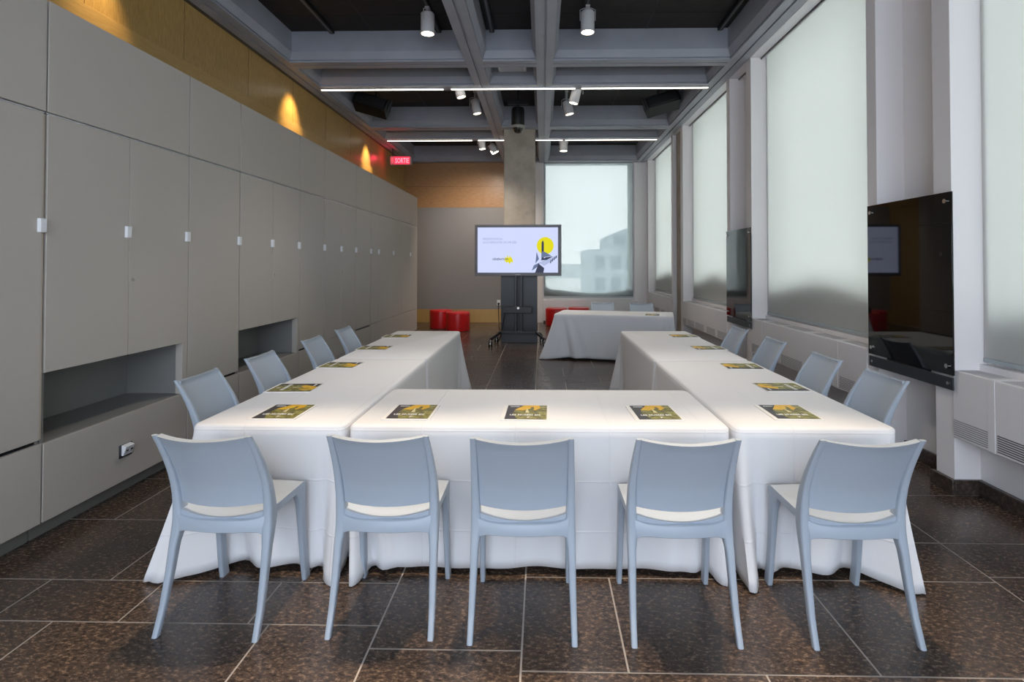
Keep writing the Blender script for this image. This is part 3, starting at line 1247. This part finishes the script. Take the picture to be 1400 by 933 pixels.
r = empty('display_screen', (-.45, 10.20, 1.307))
tag(r, 'large screen on wheeled stand showing a white slide with yellow circle', 'screen')
TW, TH = 1.63, .967
q = MB()
q.box(-TW / 2 + .02, TW / 2 - .02, .0, .055, .02, TH - .02)
q.build('housing', M_black, r)
q = MB()
for b_ in ((-TW / 2, TW / 2, 0, .055), (-TW / 2, TW / 2, TH - .045, TH), (-TW / 2, -TW / 2 + .05, .055, TH - .045), (TW / 2 - .05, TW / 2, .055, TH - .045)):
    q.box(b_[0], b_[1], -.02, .03, b_[2], b_[3])
q.build('bezel', M_tvframe, r, bevel=.004)
q = MB()
q.box(-TW / 2 + .05, TW / 2 - .05, -.006, .0, .055, TH - .045, 0)
q.build('inner_border', mat('screen_border', (.01, .01, .03), .2), r)
SX0, SX1, SZ0, SZ1 = -.765, .750, .062, .915


def emis(name, c, s=1.0):
    return mat(name, (0, 0, 0), .3, spec=0, emit=c, strength=s)


q = MB()


def S(u, v, d=0):
    return (SX0 + u * (SX1 - SX0), -.0070 - d, SZ0 + v * (SZ1 - SZ0))


q.poly([S(0, 0), S(1, 0), S(1, 1), S(0, 1)], 0)
circ = [S(.842 + .105 * math.cos(a * math.pi / 16), .595 + .190 * math.sin(a * math.pi / 16), .0006) for a in range(32)]
q.poly(circ, 1)
q.poly([S(.795, .28, .0012), S(.825, .28, .0012), S(.825, .66, .0012), S(.812, .72, .0012), S(.797, .66, .0012)], 2)
q.poly([S(.80, .33, .0014), S(.92, .37, .0014), S(.835, .46, .0014), S(.80, .47, .0014)], 3)
q.poly([S(.675, .04, .0010), S(.70, .16, .0010), S(.78, .23, .0010), S(.74, .12, .0010)], 3)
q.poly([S(.72, .20, .0010), S(.735, .46, .0010), S(.765, .30, .0010)], 3)
q.poly([S(.715, 0, .0012), S(.76, .20, .0012), S(.83, .10, .0012), S(.82, 0, .0012)], 2)
q.poly([S(.76, .22, .0016), S(.99, .385, .0016), S(.99, .33, .0016), S(.83, .15, .0016)], 4)
q.poly([S(.78, .27, .0018), S(.85, .34, .0018), S(.94, .36, .0018), S(.86, .28, .0018)], 2)
for i in range(4):
    u0 = .90 + i * .022
    q.poly([S(u0, .20 + i * .035, .0020), S(u0 + .014, .215 + i * .035, .0020), S(u0 + .022, .29 + i * .03, .0020), S(u0 + .010, .28 + i * .03, .0020)], 2)
pt = [(.335, .27), (.345, .34), (.365, .33), (.372, .40), (.385, .33), (.395, .33), (.402, .39), (.412, .34), (.425, .33), (.44, .27), (.437, .20), (.425, .245), (.41, .22), (.395, .18), (.385, .24), (.365, .22), (.35, .24)]
q.poly([S(u, v, .0010) for u, v in pt], 1)
q.build('slide_image', [emis('slide_white', (.60, .66, .92), 1.0), emis('slide_yellow', (.72, .66, .02)), emis('slide_black', (.05, .055, .09)), emis('slide_grey', (.14, .18, .30)), emis('slide_pale', (.42, .48, .70))], r)
M_tx1, M_tx2 = emis('slide_text_grey', (.30, .34, .50)), emis('slide_text_dark', (.10, .11, .16))
rx = (math.radians(90), 0, 0)
text_mesh('slide_text', 'PR\u00c9SENTATION', .058, M_tx1, r, S(.065, .72, .002), rx, sx=.9)
text_mesh('slide_text', 'AUX EMPLOY\u00c9S DU MUS\u00c9E', .058, M_tx1, r, S(.065, .645, .002), rx, sx=.92)
text_mesh('slide_text', 'G\u00c9N\u00c9RATION', .054, M_tx2, r, S(.185, .275, .003), rx, bold=.001, sx=.88)
text_mesh('brand_plate', '\u2014\u2014', .05, M_white, r, (-.05, -.0215, .012), rx)

b_ = MB()
b_.box(-.80, -.09, 10.565, 10.66, 0, 1.33, 0)
o = b_.build('cladding_panel', M_panel, bevel=.004)
tag(o, 'dark grey panel standing at the column behind the screen stand', 'panel')

# socket with cable on the far wall
r = empty('wall_socket', (-1.14, YF, .52))
tag(r, 'white wall socket with plugged cable on the far grey wall', 'socket')
q = MB()
q.box(-.045, .045, -.008, 0, -.07, .07)
q.build('cover_plate', M_white, r, bevel=.003)
q = MB()
q.box(-.025, .025, -.045, -.008, -.055, -.005)
q.build('plug', M_black, r, bevel=.004)
q = MB()
q.tube([(-1.14, YF - .045, .49), (-1.14, YF - .08, .38), (-1.10, YF - .5, .15), (-1.05, 13.2, .012), (-.95, 12.4, .012), (-.88, 11.4, .012), (-.87, 10.75, .012), (-.86, 10.5, .02), (-.80, 10.36, .10), (-.70, 10.28, .60)], .008, 8)
o = q.build('power_cable', M_black)
tag(o, 'thin black cable running from far wall socket to the screen stand', 'cable')

# ================================================================== RED OTTOMANS


def ottoman(x, y, r_, label, h=.44):
    r = empty('ottoman', (x, y, 0))
    tag(r, label, 'ottoman', 'red leather ottomans')
    q = MB()
    q.lathe([(r_ * .98, .012), (r_, .03), (r_, h - .05), (r_ * .985, h - .02), (r_ * .95, h - .006), (r_ * .88, h), (r_ * .5, h + .006), (.02, h + .008)], 48)
    q.build('cushion', M_red, r)
    q = MB()
    q.lathe([(r_ + .004, h - .052), (r_ + .006, h - .047), (r_ + .004, h - .042)], 48)
    q.build('piping', M_red, r)
    q = MB()
    q.lathe([(r_ * .9, 0), (r_ * .9, .013)], 32)
    q.build('base', M_black, r)
    return r


ottoman(-2.42, 12.95, .27, 'red leather ottoman left of the screen, nearer the cupboards')
ottoman(-1.93, 12.42, .275, 'red leather ottoman left of the screen, nearer the column')
ottoman(.36, 13.55, .27, 'red leather ottoman behind the separate table, nearer the column')
ottoman(.93, 13.75, .27, 'red leather ottoman behind the separate table, half hidden by it')

# ================================================================== CEILING FITTINGS


def can_spot(x, y, z0, z1, rad, tilt, label, lit=True, stem_to=ZC - .056, aim=0):
    """white cylindrical track spot; z0 lens height, z1 body top"""
    r = empty('track_spotlight', (x, y, z1))
    tag(r, label, 'spotlight', 'white track spotlights')
    L = z1 - z0
    M = Matrix.Rotation(aim, 4, 'Z') @ Matrix.Rotation(tilt, 4, 'Y')

    def add(nm, m_, fn):
        q = MB()
        fn(q)
        bmesh.ops.transform(q.bm, matrix=M, verts=q.bm.verts)
        return q.build(nm, m_, r)
    add('can', M_spot, lambda q: q.rings([[(a * math.cos(t_ * math.pi / 14), a * math.sin(t_ * math.pi / 14), z) for t_ in range(28)] for a, z in
                                          ((rad * .25, .0), (rad * .8, -.004), (rad, -.02), (rad, -L), (rad * .9, -L), (rad * .86, -L + .03), (rad * .3, -L + .035))]))
    add('lens', M_lamp_on if lit else M_lamp_rim, lambda q: q.lathe([(rad * .85, -L + .008), (rad * .85, -L + .004), (rad * .2, -L + .002)], 28))
    if stem_to - z1 > .03:
        q = MB()
        q.cyl((0, 0, -.005), (0, 0, stem_to - z1 - .02), .014, n=12)
        q.box(-.025, .025, -.05, .05, stem_to - z1 - .02, stem_to - z1)
        q.build('stem', M_spot, r)
    q = MB()
    q.tube([(-rad - .008, 0, -L * .45), (-rad - .008, 0, .01), (-rad * .6, 0, .03), (rad * .6, 0, .03), (rad + .008, 0, .01), (rad + .008, 0, -L * .45)], .006, 6)
    bmesh.ops.transform(q.bm, matrix=Matrix.Rotation(aim, 4, 'Z'), verts=q.bm.verts)
    q.build('yoke', M_spot, r)
    return r


can_spot(-1.345, 6.30, 4.235, 4.49, .08, 0, 'large lit white spotlight hanging left of the centre beams', aim=R(70))
can_spot(.535, 6.30, 4.235, 4.49, .08, 0, 'large lit white spotlight hanging right of the centre beams')
can_spot(-1.29, 8.30, 4.10, 4.29, .075, R(-14), 'white spotlight tilted just below the nearer light strip, left side', lit=False, stem_to=4.3)
can_spot(-1.17, 9.35, 4.14, 4.40, .075, R(-10), 'white spotlight hanging behind the nearer light strip, left side', lit=False)
can_spot(.55, 8.32, 4.00, 4.27, .075, R(14), 'white spotlight bent below the nearer light strip, right side', lit=False, stem_to=4.3)
can_spot(.43, 9.35, 4.12, 4.36, .08, R(-12), 'white spotlight behind the nearer light strip, right of the centre beams', lit=False)
can_spot(-1.32, 11.75, 4.04, 4.24, .075, R(-6), 'white spotlight below the farther light strip, beside the column', lit=True, stem_to=4.26)
can_spot(-1.17, 12.35, 4.06, 4.28, .085, R(-28), 'tilted white spotlight beyond the farther light strip, beside the column', lit=True)
can_spot(.47, 11.80, 4.0, 4.27, .085, 0, 'lit white spotlight below the farther light strip, above the foggy window', lit=True, stem_to=4.3)

# linear lights let into the two cross beams
for y, spans in ((8.17, [(-3.37, -1.50), (-1.38, .505), (.60, 2.50)]), (11.57, [(-3.33, -1.50), (-1.37, -.76), (-.13, .44), (.50, 2.45)])):
    for i, (a, d) in enumerate(spans):
        r = empty('linear_light', ((a + d) / 2, y, 4.205))
        lab = ('nearer' if y < 9 else 'farther') + ' cross beam'
        posn = ['left bay', 'centre bay', 'right bay'] if y < 9 else ['left bay', 'short piece left of the column', 'short piece right of the column', 'right bay']
        tag(r, 'thin glowing light strip under the %s, %s' % (lab, posn[i]), 'light strip', 'ceiling light strips')
        q = MB()
        q.box(-(d - a) / 2, (d - a) / 2, -.014, .014, -.022, -.0145)
        q.build('diffuser', M_strip, r)
        q = MB()
        q.box(-(d - a) / 2, (d - a) / 2, -.022, .022, -.0145, 0)
        q.build('profile', M_alu, r)

# black ceiling tracks
TR = [(-2.75, 'nearer', 'near the timber wall'), (-1.345, 'nearer', 'left of the centre beams'), (-.65, 'nearer', 'between the two centre beams'), (.535, 'nearer', 'right of the centre beams'),
      (2.30, 'nearer', 'near the window wall'), (-1.17, 'farther', 'left of the centre beams'), (.43, 'farther', 'right of the centre beams')]
for x, nm, lab in TR:
    for ya, yb in (((4.9, 7.0),) if nm == 'nearer' else ((8.4, 10.4),)):
        r = empty('lighting_track', (x, (ya + yb) / 2, ZC))
        tag(r, 'thin black ceiling track %s, in the %s bay' % (lab, nm), 'track', 'black lighting tracks')
        h = (yb - ya) / 2
        q = MB()
        q.box(-.03, .03, -h, h, -.05, -.004)
        q.build('rail', M_track, r)
        q = MB()
        q.box(-.012, .012, -h, h, -.056, -.05)
        q.build('conductor', M_track_edge, r)


def loudspeaker(x, y, z, ry, label):
    r = empty('loudspeaker', (x, y, z))
    r.rotation_euler = (R(-18), ry, 0)
    r.scale = (.88, .88, .88)
    tag(r, label, 'loudspeaker', 'black loudspeakers')
    q = MB()
    q.prism([(-.16, -.13), (.16, -.16), (.19, .06), (.10, .15), (-.10, .15), (-.19, .06)], 'x', -.33, .33)
    q.build('cabinet', M_black, r, bevel=.01)
    q = MB()
    q.box(-.29, .29, -.20, -.165, -.11, .08)
    q.build('grille', mat('speaker_grille', (.02, .02, .022), .7), r)
    for s in (-1, 1):
        q = MB()
        q.box(s * .335 - .008, s * .335 + .008, -.05, .05, -.05, .2)
        q.build('bracket_arm', M_dark, r)
    q = MB()
    q.box(-.345, .345, -.03, .03, .19, .20)
    q.box(-.02, .02, -.02, .02, .20, .28)
    q.build('bracket', mat('dark_grey_metal', (.12, .12, .12), .4, .4), r)
    return r


loudspeaker(-2.98, 9.40, 4.33, R(16), 'black loudspeaker hung from the ceiling near the oak wall')
loudspeaker(2.08, 9.40, 4.33, R(-16), 'black loudspeaker hung from the ceiling near the windows')

# dome camera between the centre beams
r = empty('dome_camera', (-.415, 9.35, 3.86))
tag(r, 'black dome camera hanging between the two centre beams', 'camera')
q = MB()
q.lathe([(.02, -.06), (.06, -.045), (.085, -.005), (.09, .03)], 28)
q.build('dome', M_glassblack, r)
q = MB()
q.lathe([(.115, .025), (.12, .03), (.12, .055), (.105, .075)], 28)
q.build('collar', mat('grey_collar', (.35, .33, .30), .4), r)
q = MB()
q.lathe([(.105, .07), (.115, .10), (.115, .34), (.10, .38), (.03, .39)], 28)
q.build('housing', M_black, r)
q = MB()
q.cyl((0, 0, .38), (0, 0, .74), .018, n=12)
q.box(-.18, .18, -.02, .02, .44, .50)
q.build('drop_pole', M_dark, r)

# white diffuser box in the narrow bay
r = empty('ceiling_vent', (-.43, 7.72, 4.35))
tag(r, 'white rectangular ceiling box in the narrow bay between centre beams', 'ceiling box')
q = MB()
q.box(-.205, .205, -.18, .18, 0, .09)
q.build('casing', M_white, r, bevel=.008)
q = MB()
q.box(-.165, .165, -.14, .14, -.004, .001)
q.build('face_plate', mat('pale_grey_plate', (.6, .62, .66), .5), r)
q = MB()
q.box(-.03, .03, -.03, .03, .09, ZC - 4.35)
q.build('stem', M_dark, r)

# exit sign
r = empty('exit_sign', (-3.25, 12.4, 3.82))
tag(r, 'red lit SORTIE exit sign beside the oak wall', 'sign')
q = MB()
q.box(-.25, .25, -.03, .03, 0, .20)
q.build('housing', M_signbody, r, bevel=.006)
q = MB()
q.box(-.145, .205, -.034, -.029, .015, .185)
q.build('face', M_signred, r)
text_mesh('lettering', 'SORTIE', .165, M_signtext, r, (.03, -.0365, .042), rx, align='CENTER', sx=.60, bold=.002)
q = MB()
q.box(-.225, -.175, -.033, -.029, .03, .17)
q.build('arrow_plate', mat('pale_plate', (.55, .52, .52), .5), r)
q = MB()
q.cyl((-.2, 0, .2), (-.2, 0, .388), .012, n=10)
q.build('stem', M_dark, r)
lamp('sign_glow', 'POINT', (-3.42, 12.2, 3.95), (0, 0, 0), 1.6, (1, .02, .08), shadow_soft_size=.05)
